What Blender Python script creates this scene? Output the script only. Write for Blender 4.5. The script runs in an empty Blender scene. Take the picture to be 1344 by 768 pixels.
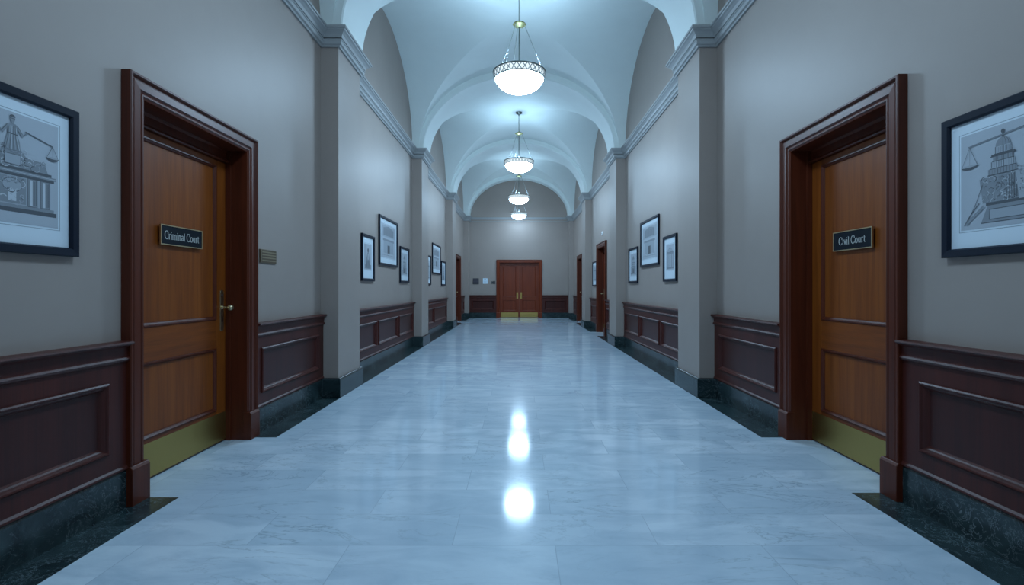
import bpy, bmesh, math, random
from mathutils import Vector, Matrix
random.seed(7)
PI = math.pi
sc = bpy.context.scene
COL = sc.collection
R = math.radians

# ------------------------------------------------------------------ dimensions (metres)
WALL = 2.45            # half width to the wall plane
PIL = 2.23             # half width to pilaster face
CAM_H = 1.35
Z_SPR = 4.54           # top of cornice / springing line
Z_CROWN = 6.38
BAY_L = 4.45
PW = 0.82              # pilaster width
END = 22.40
BACK = -3.60
PILS = [(0.85, 1.67), (6.12, 6.94), (11.39, 12.21), (16.66, 17.48), (21.93, END)]
BAYS = [(-3.60, 0.85), (1.67, 6.12), (6.94, 11.39), (12.21, 16.66), (17.48, 21.93)]

# ------------------------------------------------------------------ materials
def new_mat(name):
    m = bpy.data.materials.new(name); m.use_nodes = True
    nt = m.node_tree
    return m, nt, nt.nodes['Principled BSDF']

def simple(name, col, rough=0.5, metal=0.0, spec=0.5, coat=0.0):
    m, nt, b = new_mat(name)
    b.inputs['Base Color'].default_value = (*col, 1)
    b.inputs['Roughness'].default_value = rough
    b.inputs['Metallic'].default_value = metal
    b.inputs['Specular IOR Level'].default_value = spec
    b.inputs['Coat Weight'].default_value = coat
    b.inputs['Coat Roughness'].default_value = 0.08
    return m

def mixrgb(nt, a, b, fac=None, blend='MIX'):
    n = nt.nodes.new('ShaderNodeMix'); n.data_type = 'RGBA'; n.blend_type = blend
    for k, v in ((6, a), (7, b)):
        if isinstance(v, tuple): n.inputs[k].default_value = (*v, 1)
        else: nt.links.new(v, n.inputs[k])
    if isinstance(fac, (int, float)): n.inputs[0].default_value = fac
    elif fac is not None: nt.links.new(fac, n.inputs[0])
    return n.outputs[2]

def ramp(nt, src, stops):
    n = nt.nodes.new('ShaderNodeValToRGB')
    while len(n.color_ramp.elements) < len(stops): n.color_ramp.elements.new(0.5)
    for e, (p, v) in zip(n.color_ramp.elements, stops):
        e.position = p; e.color = (v, v, v, 1) if not isinstance(v, tuple) else (*v, 1)
    nt.links.new(src, n.inputs[0])
    return n.outputs[0]

def coords(nt, scale=(1, 1, 1), rot=(0, 0, 0), kind='Object'):
    tc = nt.nodes.new('ShaderNodeTexCoord'); mp = nt.nodes.new('ShaderNodeMapping')
    mp.inputs['Scale'].default_value = scale; mp.inputs['Rotation'].default_value = rot
    nt.links.new(tc.outputs[kind], mp.inputs[0])
    return mp.outputs[0]

def noise(nt, vec, scale, detail=4, rough=0.55, dist=0.0):
    n = nt.nodes.new('ShaderNodeTexNoise')
    n.inputs['Scale'].default_value = scale; n.inputs['Detail'].default_value = detail
    n.inputs['Roughness'].default_value = rough; n.inputs['Distortion'].default_value = dist
    nt.links.new(vec, n.inputs['Vector'])
    return n.outputs[0]

def bump(nt, b, h, strength=0.1, dist=0.01):
    n = nt.nodes.new('ShaderNodeBump'); n.inputs['Strength'].default_value = strength
    n.inputs['Distance'].default_value = dist
    nt.links.new(h, n.inputs['Height']); nt.links.new(n.outputs[0], b.inputs['Normal'])

def plaster(name, col, var=0.06, rough=0.55):
    m, nt, b = new_mat(name)
    v = coords(nt)
    f = noise(nt, v, 1.3, 5, 0.6)
    c2 = tuple(c * (1 - var) for c in col)
    nt.links.new(mixrgb(nt, c2, col, ramp(nt, f, [(0.35, 0), (0.65, 1)])), b.inputs['Base Color'])
    b.inputs['Roughness'].default_value = rough
    b.inputs['Specular IOR Level'].default_value = 0.33
    bump(nt, b, noise(nt, v, 180, 2), 0.05, 0.002)
    return m

def wood(name, c1, c2, rough=0.32, horizontal=False, coat=0.10, fine=1.0):
    m, nt, b = new_mat(name)
    sc_ = (0.5, 7, 7) if horizontal else (7, 7, 0.35)
    v = coords(nt, sc_)
    f = noise(nt, v, 2.2 * fine, 8, 0.62, 0.6)
    g = noise(nt, coords(nt, (2, 60, 60) if horizontal else (60, 60, 1.2)), 1.6, 4, 0.6)
    base = mixrgb(nt, c1, c2, ramp(nt, f, [(0.36, 0), (0.62, 1)]))
    dark = mixrgb(nt, base, tuple(x * 0.6 for x in c1), ramp(nt, g, [(0.5, 0), (0.8, 0.6)]))
    nt.links.new(dark, b.inputs['Base Color'])
    b.inputs['Roughness'].default_value = rough
    b.inputs['Coat Weight'].default_value = coat; b.inputs['Coat Roughness'].default_value = 0.3; b.inputs['Specular IOR Level'].default_value = 0.3
    bump(nt, b, g, 0.03, 0.001)
    return m

M = {}
M['wall'] = plaster('wall_paint_taupe', (0.355, 0.295, 0.262), 0.05, 0.46)
M['ceil'] = plaster('vault_plaster_pale', (0.82, 0.88, 0.86), 0.04, 0.6)
M['cornice'] = plaster('cornice_paint', (0.38, 0.385, 0.385), 0.05, 0.5)
M['mahog'] = wood('mahogany_panelling', (0.052, 0.0095, 0.0065), (0.078, 0.0145, 0.0095), 0.42)
M['mahogp'] = wood('mahogany_field', (0.044, 0.0095, 0.0075), (0.060, 0.0125, 0.0095), 0.36)
M['casing'] = wood('door_casing_wood', (0.075, 0.0135, 0.005), (0.112, 0.021, 0.0075), 0.38)
M['leaf'] = wood('door_leaf_wood', (0.185, 0.040, 0.0045), (0.265, 0.066, 0.007), 0.42)
M['leafr'] = wood('door_rail_wood', (0.17, 0.036, 0.0045), (0.245, 0.058, 0.007), 0.42, True)
M['endleaf'] = wood('end_door_wood', (0.150, 0.022, 0.006), (0.205, 0.034, 0.008), 0.42)
M['brass'] = simple('kick_plate_brass', (0.50, 0.36, 0.12), 0.38, 1.0)
M['brasso'] = simple('antique_brass', (0.58, 0.48, 0.30), 0.36, 1.0)
M['bronze'] = simple('bronze_plaque', (0.20, 0.16, 0.11), 0.42, 0.9)
M['bronzel'] = simple('bronze_plaque_lines', (0.42, 0.36, 0.25), 0.4, 0.9)
M['gold'] = simple('gilt_edge', (0.62, 0.50, 0.30), 0.35, 0.9)
M['signblk'] = simple('sign_black', (0.006, 0.010, 0.016), 0.5, 0, 0.15)
M['signtxt'] = simple('sign_lettering', (0.55, 0.55, 0.52), 0.4)
M['frame'] = simple('picture_frame_black', (0.005, 0.010, 0.022), 0.42, 0, 0.22, 0.0)
M['mat'] = simple('mat_board', (0.66, 0.74, 0.80), 0.55, 0, 0.4, 0.12)
M['matline'] = simple('mat_bevel_line', (0.22, 0.28, 0.33), 0.6)
M['print'] = plaster('print_paper', (0.43, 0.47, 0.52), 0.08, 0.5)
M['ink'] = simple('ink_dark', (0.075, 0.085, 0.10), 0.6)
M['ink2'] = simple('ink_mid', (0.22, 0.245, 0.275), 0.6)
M['ink3'] = simple('ink_light', (0.33, 0.365, 0.41), 0.6)
M['inkw'] = simple('ink_highlight', (0.50, 0.54, 0.59), 0.6)
M['nickel'] = simple('pendant_metal', (0.42, 0.44, 0.42), 0.32, 0.9)
M['pbrass'] = simple('pendant_brass', (0.26, 0.24, 0.11), 0.5, 0.6)
M['lattice'] = simple('pendant_lattice', (0.58, 0.62, 0.64), 0.4, 0.3)
M['steel'] = simple('rod_dark', (0.22, 0.25, 0.24), 0.35, 0.9)
M['paper'] = simple('paper_notice', (0.70, 0.84, 0.95), 0.6)
M['darkbox'] = simple('dark_plastic', (0.03, 0.03, 0.035), 0.4)
M['white'] = simple('white_plastic', (0.8, 0.82, 0.84), 0.4)

def glow(name, col, s):
    m = bpy.data.materials.new(name); m.use_nodes = True; nt = m.node_tree
    nt.nodes.clear()
    e = nt.nodes.new('ShaderNodeEmission'); o = nt.nodes.new('ShaderNodeOutputMaterial')
    e.inputs[0].default_value = (*col, 1); e.inputs[1].default_value = s
    nt.links.new(e.outputs[0], o.inputs[0])
    return m
LIGHT = (0.45, 0.74, 1.0)
BOWLS = {}
def bowl_mat(p):
    if p not in BOWLS: BOWLS[p] = glow('lit_glass_bowl', (0.49, 0.745, 1.0), 27.0 * p)
    return BOWLS[p]
M['band'] = glow('lit_frosted_strip', (0.78, 0.93, 1.0), 0.33)

def dark_marble():
    m, nt, b = new_mat('dark_green_marble')
    v = coords(nt)
    n1 = noise(nt, v, 3.0, 8, 0.65, 1.2)
    base = mixrgb(nt, (0.007, 0.016, 0.019), (0.035, 0.062, 0.066), ramp(nt, n1, [(0.35, 0), (0.7, 1)]))
    n2 = noise(nt, v, 7.0, 6, 0.65, 2.2)
    vein = ramp(nt, n2, [(0.488, 0), (0.5, 1), (0.512, 0)])
    n3 = noise(nt, v, 2.1, 3, 0.5)
    msk = nt.nodes.new('ShaderNodeMath'); msk.operation = 'MULTIPLY'
    nt.links.new(vein, msk.inputs[0]); nt.links.new(ramp(nt, n3, [(0.40, 0), (0.60, 0.75)]), msk.inputs[1])
    nt.links.new(mixrgb(nt, base, (0.25, 0.31, 0.33), msk.outputs[0]), b.inputs['Base Color'])
    b.inputs['Roughness'].default_value = 0.2
    return m
M['dmarble'] = dark_marble()

def floor_marble():
    m, nt, b = new_mat('pale_marble_tiles')
    v = coords(nt)
    br = nt.nodes.new('ShaderNodeTexBrick')
    br.offset = 0.5; br.squash = 1.0
    br.inputs['Color1'].default_value = (0, 0, 0, 1); br.inputs['Color2'].default_value = (1, 1, 1, 1)
    br.inputs['Mortar'].default_value = (0.5, 0.5, 0.5, 1)
    br.inputs['Scale'].default_value = 1.0
    br.inputs['Mortar Size'].default_value = 0.0022
    br.inputs['Mortar Smooth'].default_value = 0.2
    br.inputs['Brick Width'].default_value = 1.08
    br.inputs['Row Height'].default_value = 0.358
    mp = nt.nodes.new('ShaderNodeMapping'); mp.inputs['Location'].default_value = (0.35, -0.09 + 0.358 * 40, 0)
    nt.links.new(v, mp.inputs[0]); nt.links.new(mp.outputs[0], br.inputs['Vector'])
    tint = mixrgb(nt, (0.48, 0.585, 0.675), (0.62, 0.71, 0.785), br.outputs[0])
    # per-tile vein offset
    off = nt.nodes.new('ShaderNodeVectorMath'); off.operation = 'MULTIPLY_ADD'
    nt.links.new(br.outputs[0], off.inputs[0]); off.inputs[1].default_value = (5, 3, 9)
    mp2 = nt.nodes.new('ShaderNodeMapping'); mp2.inputs['Rotation'].default_value = (0, 0, 0.55); mp2.inputs['Scale'].default_value = (1.0, 2.6, 1)
    nt.links.new(v, mp2.inputs[0]); nt.links.new(mp2.outputs[0], off.inputs[2])
    cl = noise(nt, off.outputs[0], 1.6, 7, 0.62, 0.8)
    c1 = mixrgb(nt, tint, (0.43, 0.53, 0.625), ramp(nt, cl, [(0.40, 0), (0.62, 0.9)]))
    vn = noise(nt, off.outputs[0], 1.1, 6, 0.6, 1.6)
    ve = ramp(nt, vn, [(0.487, 0), (0.5, 1), (0.513, 0)])
    vm = noise(nt, v, 0.9, 3, 0.5)
    mk = nt.nodes.new('ShaderNodeMath'); mk.operation = 'MULTIPLY'
    nt.links.new(ve, mk.inputs[0]); nt.links.new(ramp(nt, vm, [(0.40, 0), (0.62, 0.6)]), mk.inputs[1])
    c2 = mixrgb(nt, c1, (0.25, 0.31, 0.37), mk.outputs[0])
    c3 = mixrgb(nt, c2, (0.38, 0.46, 0.55), br.outputs[1])
    nt.links.new(c3, b.inputs['Base Color'])
    b.inputs['Roughness'].default_value = 0.10
    b.inputs['Specular IOR Level'].default_value = 0.42
    return m
M['floor'] = floor_marble()

# ------------------------------------------------------------------ mesh builder
class MB:
    def __init__(s): s.v = []; s.f = []; s.m = []; s.mats = []
    def mi(s, mat):
        if mat is None: return 0
        if mat not in s.mats: s.mats.append(mat)
        return s.mats.index(mat)
    def poly(s, pts, mat=None):
        k = len(s.v); s.v += [tuple(p) for p in pts]; s.f.append(tuple(range(k, k + len(pts)))); s.m.append(s.mi(mat))
    def box(s, a, b, mat=None):
        (x0, y0, z0), (x1, y1, z1) = a, b
        k = len(s.v)
        s.v += [(x, y, z) for x in (x0, x1) for y in (y0, y1) for z in (z0, z1)]
        for f in ((0, 1, 3, 2), (4, 6, 7, 5), (0, 4, 5, 1), (2, 3, 7, 6), (0, 2, 6, 4), (1, 5, 7, 3)):
            s.f.append(tuple(k + i for i in f)); s.m.append(s.mi(mat))
        return s
    def rail(s, u0, u1, n0, n1, z0, z1, mat=None):   # wall-local box: u along the wall, n out of it
        return s.box((u0, -n1, z0), (u1, -n0, z1), mat)
    def sweep(s, rings, closed_path=False, closed_prof=True, mat=None, caps=True):
        k = len(s.v); n = len(rings[0]); L = len(rings)
        for r in rings: s.v += [tuple(p) for p in r]
        for i in range(L if closed_path else L - 1):
            a = k + i * n; b = k + ((i + 1) % L) * n
            for j in range(n if closed_prof else n - 1):
                j2 = (j + 1) % n
                s.f.append((a + j, a + j2, b + j2, b + j)); s.m.append(s.mi(mat))
        if caps and not closed_path and closed_prof:
            s.f.append(tuple(k + j for j in range(n))); s.m.append(s.mi(mat))
            s.f.append(tuple(k + (L - 1) * n + j for j in reversed(range(n)))); s.m.append(s.mi(mat))
        return s
    def lathe(s, prof, seg=32, c=(0, 0, 0), mat=None, axis='z', closed=False):
        rings = []
        for i in range(seg):
            a = 2 * PI * i / seg
            ring = []
            for r, h in prof:
                if axis == 'z': p = (c[0] + r * math.cos(a), c[1] + r * math.sin(a), c[2] + h)
                else: p = (c[0] + r * math.cos(a), c[1] - h, c[2] + r * math.sin(a))   # axis out of the wall (-y)
                ring.append(p)
            rings.append(ring)
        return s.sweep(rings, closed_path=True, closed_prof=closed, mat=mat)
    def tube(s, pts, r, seg=8, mat=None):
        pts = [Vector(p) for p in pts]; rings = []
        for i, p in enumerate(pts):
            t = (pts[min(i + 1, len(pts) - 1)] - pts[max(i - 1, 0)]).normalized()
            up = Vector((0, 0, 1)) if abs(t.z) < 0.9 else Vector((1, 0, 0))
            a = t.cross(up).normalized(); b = t.cross(a).normalized()
            rr = r[i] if isinstance(r, (list, tuple)) else r
            rings.append([p + a * rr * math.cos(2 * PI * j / seg) + b * rr * math.sin(2 * PI * j / seg) for j in range(seg)])
        return s.sweep(rings, mat=mat)
    def build(s, name, mat=None, parent=None, smooth=False, bevel=0, loc=None):
        me = bpy.data.meshes.new(name)
        me.from_pydata(s.v, [], s.f)
        mats = s.mats or [mat]
        for m in mats: me.materials.append(m)
        if s.mats:
            for p, i in zip(me.polygons, s.m): p.material_index = i
        bm = bmesh.new(); bm.from_mesh(me)
        bmesh.ops.remove_doubles(bm, verts=bm.verts, dist=1e-5)
        bmesh.ops.recalc_face_normals(bm, faces=bm.faces)
        bm.to_mesh(me); bm.free()
        o = bpy.data.objects.new(name, me); COL.objects.link(o)
        if parent is not None: o.parent = parent
        if loc is not None: o.location = loc
        if smooth:
            for p in me.polygons: p.use_smooth = True
            if smooth != 'all':
                md = o.modifiers.new('es', 'EDGE_SPLIT'); md.split_angle = R(35)
        if bevel:
            md = o.modifiers.new('bv', 'BEVEL'); md.width = bevel; md.segments = 2; md.limit_method = 'ANGLE'; md.angle_limit = R(50)
        return o

def tag(o, label=None, cat=None, group=None, kind=None):
    if label: o['label'] = label
    if cat: o['category'] = cat
    if group: o['group'] = group
    if kind: o['kind'] = kind
    return o
def empty(name, loc, rz=0):
    o = bpy.data.objects.new(name, None); COL.objects.link(o); o.empty_display_size = 0.1
    o.location = loc; o.rotation_euler = (0, 0, rz); return o
ROT = {'L': PI / 2, 'R': -PI / 2, 'E': 0.0}
def at_wall(side, pos, z=0.0, depth=None):
    if side == 'L': return (-WALL, pos, z)
    if side == 'R': return (WALL, pos, z)
    return (pos, END, z)

# ------------------------------------------------------------------ doors table (side, centre, outer half width)
DZ = 2.70
DOORS = [('L', 3.795, 0.745), ('R', 3.83, 0.71), ('R', 14.52, 0.77), ('L', 19.75, 0.74), ('R', 19.70, 0.74), ('E', 0.015, 1.03)]
CW = 0.14  # casing width

# ------------------------------------------------------------------ setting: walls
def wall_side(side):
    s = -1 if side == 'L' else 1
    mb = MB()
    ys = [(c - h + CW * 0.5, c + h - CW * 0.5) for (sd, c, h) in DOORS if sd == side]
    x0, x1 = sorted((s * WALL, s * (WALL + 0.32)))
    cuts = [BACK - 0.3] + [v for p in ys for v in p] + [END + 0.3]
    for i in range(0, len(cuts), 2): mb.box((x0, cuts[i], -0.02), (x1, cuts[i + 1], 6.6))
    for a, b in ys: mb.box((x0, a, DZ - CW * 0.5), (x1, b, 6.6))
    w = mb.build('wall_left' if side == 'L' else 'wall_right', M['wall'])
    tag(w, 'taupe painted corridor wall on the %s side, with pilasters' % ('Criminal Court door' if side == 'L' else 'Civil Court door'), kind='structure')
    for (a, b) in PILS:
        p = MB(); xa, xb = sorted((s * PIL, s * (WALL + 0.02)))
        p.box((xa, a, 0.0), (xb, b, Z_SPR - 0.02))
        p.build('pilaster', M['wall'], w, bevel=0.006)
    return w
wl = wall_side('L'); wr = wall_side('R')
mb = MB()
dc, dh = DOORS[5][1], DOORS[5][2]
mb.box((-WALL - 0.32, END, 0), (dc - dh + 0.07, END + 0.3, 6.6)); mb.box((dc + dh - 0.07, END, 0), (WALL + 0.32, END + 0.3, 6.6))
mb.box((dc - dh + 0.07, END, 2.625 - 0.07), (dc + dh - 0.07, END + 0.3, 6.6))
we = tag(mb.build('wall_end', M['wall']), 'taupe end wall of the corridor around the double doors', kind='structure')
mb = MB(); mb.box((-WALL - 0.3, BACK - 0.3, 0), (WALL + 0.3, BACK, 6.6))
tag(mb.build('wall_back', M['wall']), 'taupe wall closing the corridor behind the viewer', kind='structure')

# floor
mb = MB(); mb.box((-WALL - 0.3, BACK - 0.3, -0.12), (WALL + 0.3, END + 0.3, 0.0))
fl = tag(mb.build('floor', M['floor']), 'polished pale blue-grey veined marble tile floor', kind='structure')

# dark floor border + marble base course, runs between doors
def runs(side, pad_near, pad_far, lo=BACK, hi=END):
    ds = sorted((c - h, c + h) for (sd, c, h) in DOORS if sd == side)
    out = []; cur = lo
    for a, b in ds:
        out.append((cur, a + pad_near)); cur = b - pad_far
    out.append((cur, hi)); return out
for side in 'LR':
    s = -1 if side == 'L' else 1
    for (a, b) in runs(side, CW, 0.07):
        mb = MB(); xa, xb = sorted((s * 2.19, s * (WALL + 0.01)))
        mb.box((xa, a, -0.01), (xb, b, 0.0015)); mb.build('border_strip', M['dmarble'], fl)
for a, b in ((-2.19, dc - dh + 0.02), (dc + dh - 0.02, 2.19)):
    mb = MB(); mb.box((a, END - 0.22, -0.01), (b, END + 0.01, 0.0015)); mb.build('border_strip', M['dmarble'], fl)

BH = 0.238
def base_prof(out=0.05):
    return [(0.0, 0.0), (out, 0.0), (out, BH - 0.02), (out - 0.012, BH), (0.0, BH)]
def path_pts(side, a, b):
    """plan polyline of the wall with pilaster breaks between a and b: (halfwidth, y, dir-sign for mitre)"""
    pts = []
    inside0 = [p for p in PILS if p[0] - 1e-6 <= a < p[1] - 1e-6]
    w = PIL if inside0 else WALL
    pts.append((w, a, 0))
    for p0, p1 in PILS:
        if a < p0 < b: pts += [(WALL, p0, -1), (PIL, p0, -1)]
        if a < p1 < b: pts += [(PIL, p1, 1), (WALL, p1, 1)]
    pts.append((PIL if (side != 'x' and any(p[0] < b <= p[1] + 1e-6 for p in PILS)) else WALL, b, 0))
    return pts
def sweep_plan(mb, side, a, b, prof):
    s = -1 if side == 'L' else 1
    rings = []
    for (w, y, d) in path_pts(side, a, b):
        rings.append([(s * (w - p), y + d * p, z) for p, z in prof])
    mb.sweep(rings)
for side, nm in (('L', 'left'), ('R', 'right')):
    mb = MB()
    for (a, b) in runs(side, 0.01, 0.01): sweep_plan(mb, side, a, b, base_prof(0.035))
    tag(mb.build('baseboard_' + nm, M['dmarble'], bevel=0.004), 'dark green veined marble base course along the %s wall' % ('Criminal Court' if side == 'L' else 'Civil Court'), kind='structure')
mb = MB()
for a, b in ((-WALL, dc - dh + 0.01), (dc + dh - 0.01, WALL)):
    mb.box((a, END - 0.035, 0), (b, END, BH))
tag(mb.build('baseboard_end', M['dmarble'], bevel=0.004), 'dark marble base course on the end wall', kind='structure')

# cornice
CP = [(-0.01, 4.32), (0.022, 4.32), (0.030, 4.335), (0.050, 4.345), (0.052, 4.385), (0.062, 4.392), (0.062, 4.402), (0.028, 4.406), (0.028, 4.414),
      (0.060, 4.420), (0.066, 4.432), (0.075, 4.450), (0.098, 4.474), (0.118, 4.488), (0.122, 4.500), (0.136, 4.504), (0.138, 4.528), (0.128, 4.540), (-0.01, 4.54)]
trim_n = 0
def trim(o, label):
    global trim_n
    trim_n += 1; o.name = 'trim_%d' % trim_n
    return tag(o, label, kind='structure')
for side in 'LR':
    mb = MB(); sweep_plan(mb, side, BACK, END, CP)
    trim(mb.build('trim', M['cornice']), 'moulded grey plaster cornice above the pilasters on the %s side' % ('Criminal Court' if side == 'L' else 'Civil Court'))
mb = MB()
prof = [(0, 4.44), (0.02, 4.44), (0.035, 4.46), (0.04, 4.50), (0.06, 4.52), (0.062, 4.54), (0, 4.54)]
mb.sweep([[(x, END - p, z) for p, z in prof] for x in (-WALL, WALL)])
prof = [(0, 4.33), (0.018, 4.33), (0.024, 4.345), (0.018, 4.36), (0, 4.36)]
mb.sweep([[(x, END - p, z) for p, z in prof] for x in (-WALL, WALL)])
trim(mb.build('trim', M['cornice']), 'thin double cornice moulding across the end wall')

# ceiling: groin vaults + transverse arches
ceil = tag(empty('ceiling', (0, 9.4, Z_SPR)), 'pale blue groin-vaulted plaster ceiling with transverse arches', kind='structure')
A1, RZ = 2.30, Z_CROWN - Z_SPR
def loc_(o, y): o.location = (0, y - 9.4, 0)
for (a, b) in BAYS:
    B = (b - a) / 2; N = 56; K = 14
    mb = MB()
    for sgn in (-1, 1):
        rings = []
        for i in range(N + 1):
            th = -PI / 2 + PI * i / N; sn, cs = math.sin(th), math.cos(th)
            y0 = B * abs(sn)
            rings.append([(A1 * sn, sgn * (y0 + (B - y0) * k / K), RZ * cs) for k in range(K + 1)])
        mb.sweep(rings, closed_prof=False)
        rings = []
        for i in range(N + 1):
            th = -PI / 2 + PI * i / N; sn, cs = math.sin(th), math.cos(th)
            x0 = A1 * abs(sn)
            rings.append([(sgn * (x0 + (WALL + 0.01 - x0) * k / K), B * sn, RZ * cs) for k in range(K + 1)])
        mb.sweep(rings, closed_prof=False)
    o = mb.build('vault_bay', M['ceil'], ceil, smooth=True); o.modifiers[0].split_angle = R(18)
    loc_(o, (a + b) / 2)
for (a, b) in PILS:
    mb = MB(); N = 48; rings = []
    for i in range(N + 1):
        th = -PI / 2 + PI * i / N; sn, cs = math.sin(th), math.cos(th)
        xi, zi = 2.19 * sn, 1.68 * cs
        xo, zo = (A1 + 0.02) * sn, (RZ + 0.02) * cs
        h = (b - a) / 2; bv = 0.02
        rings.append([(xo, -h, zo), (xi + (xo - xi) * 0.12, -h, zi + (zo - zi) * 0.12), (xi, -h + bv, zi), (xi, h - bv, zi), (xi + (xo - xi) * 0.12, h, zi + (zo - zi) * 0.12), (xo, h, zo)])
    mb.sweep(rings, closed_prof=True)
    for s in (-1, 1):   # springer blocks behind the arch feet, on top of the pilasters
        xa, xb = sorted((s * 2.27, s * (WALL + 0.01)))
        mb.box((xa, -(b - a) / 2 + 0.002, -0.03), (xb, (b - a) / 2 - 0.002, 1.0))
    o = mb.build('transverse_arch', M['ceil'], ceil, smooth=True); loc_(o, (a + b) / 2)
mb = MB(); mb.box((-WALL - 0.3, BACK - 0.3, 6.56), (WALL + 0.3, END + 0.3, 6.66)); o = mb.build('roof_slab', M['ceil'], ceil); o.location = (0, -9.4, -Z_SPR)

# ------------------------------------------------------------------ wainscot
def frame_ring(u0, u1, z0, z1, prof, closed=True):
    """mitred rectangular moulding; prof = [(inset towards centre, n)]"""
    rings = []
    for (su, sz, u, z) in ((1, 1, u0, z0), (-1, 1, u1, z0), (-1, -1, u1, z1), (1, -1, u0, z1)):
        rings.append([(u + su * p, -n, z + sz * p) for p, n in prof])
    return rings
def wainscot(side, a, b, panels, label):
    """a..b and panels given as corridor distances (or x on the end wall)"""
    c = (a + b) / 2
    root = empty('trim', at_wall(side, c), ROT[side])
    conv = (lambda y: c - y) if side == 'R' else (lambda y: y - c)
    u0, u1 = sorted((conv(a), conv(b)))
    ps = sorted(tuple(sorted((conv(p), conv(q)))) for p, q in panels)
    zt, zb = 0.79, 0.365
    mb = MB()
    mb.rail(u0, u1, 0.0, 0.012, BH, 0.97)                     # backing
    mb.rail(u0, u1, 0.012, 0.034, BH, zb + 0.02); mb.rail(u0, u1, 0.012, 0.034, zt - 0.02, 0.96)
    cur = u0
    for p, q in ps:
        mb.rail(cur, p + 0.02, 0.012, 0.034, zb + 0.02, zt - 0.02); cur = q - 0.02
    mb.rail(cur, u1, 0.012, 0.034, zb + 0.02, zt - 0.02)
    mb.build('framing', M['mahog'], root)
    mb = MB()
    sh = [(0, BH), (0.044, BH), (0.044, BH + 0.012), (0.034, BH + 0.024), (0, BH + 0.024)]
    mb.sweep([[(u, -n, z) for n, z in sh] for u in (u0, u1)])
    mb.build('bottom_bead', M['mahog'], root)
    mb = MB()
    cp = [(0, 0.895), (0.038, 0.895), (0.050, 0.903), (0.056, 0.915), (0.050, 0.926), (0.040, 0.930), (0.042, 0.985), (0.052, 0.993),
          (0.062, 1.000), (0.078, 1.004), (0.084, 1.012), (0.080, 1.022), (0, 1.026)]
    mb.sweep([[(u, -n, z) for n, z in cp] for u in (u0, u1)])
    mb.build('cap_rail', M['mahog'], root)
    for p, q in ps:
        mb = MB(); mb.rail(p + 0.015, q - 0.015, 0.010, 0.016, zb + 0.015, zt - 0.015)
        pn = mb.build('panel', M['mahogp'], root)
        mb = MB()
        pr = [(0, 0.030), (0.002, 0.046), (0.010, 0.052), (0.018, 0.050), (0.024, 0.040), (0.032, 0.036), (0.040, 0.028), (0.048, 0.016), (0.048, 0.010), (0, 0.010)]
        mb.sweep(frame_ring(p, q, zb, zt, pr), closed_path=True)
        mb.build('panel_moulding', M['mahog'], pn)
    return trim(root, label)

def three(a): return [(a + 0.14, a + 1.46), (a + 1.57, a + 2.92), (a + 3.03, a + 4.33)]
CC, CV = 'Criminal Court', 'Civil Court'
for side, nm in (('L', CC), ('R', CV)):
    d = [x for x in DOORS if x[0] == side]
    n0, f0 = d[0][1] - d[0][2], d[0][1] + d[0][2]
    wainscot(side, 1.67, n0, [(1.80, n0 - 0.14)], 'dark mahogany wainscot with one panel, on the nearer side of the %s door' % nm)
    wainscot(side, f0, 6.12, [(f0 + 0.10, 5.97)], 'dark mahogany wainscot between the %s door and the first pilaster' % nm)
    wainscot(side, 6.94, 11.39, three(6.94), 'dark mahogany wainscot with three panels under the first group of pictures on the %s side' % nm)
    wainscot(side, BACK, 0.85, three(BACK), 'dark mahogany wainscot behind the viewer on the %s side' % nm)
wainscot('L', 12.21, 16.66, [(12.4, 14.0), (14.12, 16.5)], 'dark mahogany wainscot under the second group of pictures on the Criminal Court side')
wainscot('R', 12.21, 13.75, [(12.4, 13.6)], 'short mahogany wainscot between the second pilaster and the third-bay door')
wainscot('R', 15.29, 16.66, [(15.4, 16.5)], 'short mahogany wainscot under the lone picture past the third-bay door')
wainscot('L', 17.48, 19.01, [(17.6, 18.9)], 'short mahogany wainscot just before the far door on the Criminal Court side')
wainscot('R', 17.48, 18.96, [(17.6, 18.85)], 'short mahogany wainscot just before the far door on the Civil Court side')
wainscot('L', 20.49, 21.93, [(20.6, 21.8)], 'short mahogany wainscot past the far door on the Criminal Court side')
wainscot('R', 20.44, 21.93, [(20.56, 21.8)], 'short mahogany wainscot past the far door on the Civil Court side')
wainscot('E', -PIL, dc - dh, [(-2.12, dc - dh - 0.12)], 'mahogany wainscot on the end wall below the notices')
wainscot('E', dc + dh, PIL, [(dc + dh + 0.12, 2.12)], 'mahogany wainscot on the end wall on the blank side of the double doors')

# ------------------------------------------------------------------ doors
CAS = [(0.0, 0.0), (0.0, 0.058), (0.004, 0.064), (0.016, 0.064), (0.022, 0.056), (0.028, 0.044), (0.036, 0.044), (0.042, 0.050), (0.090, 0.052), (0.096, 0.045), (0.104, 0.040),
       (0.112, 0.046), (0.122, 0.046), (0.130, 0.038), (0.140, 0.034), (0.140, 0.0)]
def casing(root, h, zt, mat):
    mb = MB()
    rings = []
    for (u, z, su, szz) in ((-h, 0.0, 1, 0), (-h, zt, 1, -1), (h, zt, -1, -1), (h, 0.0, -1, 0)):
        rings.append([(u + su * p, -n, z + szz * p) for p, n in CAS])
    mb.sweep(rings)
    c = mb.build('door_casing', mat, root)
    for s in (-1, 1):
        mb = MB(); a, b = sorted((s * (h + 0.004), s * (h - CW - 0.004)))
        z = 0.245
        pr = [(0, 0), (0.074, 0), (0.074, z - 0.018), (0.062, z), (0, z)]
        mb.sweep([[(u, -n, zz) for n, zz in pr] for u in (a, b)])
        mb.build('plinth_block', mat, c, bevel=0.004)
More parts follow.
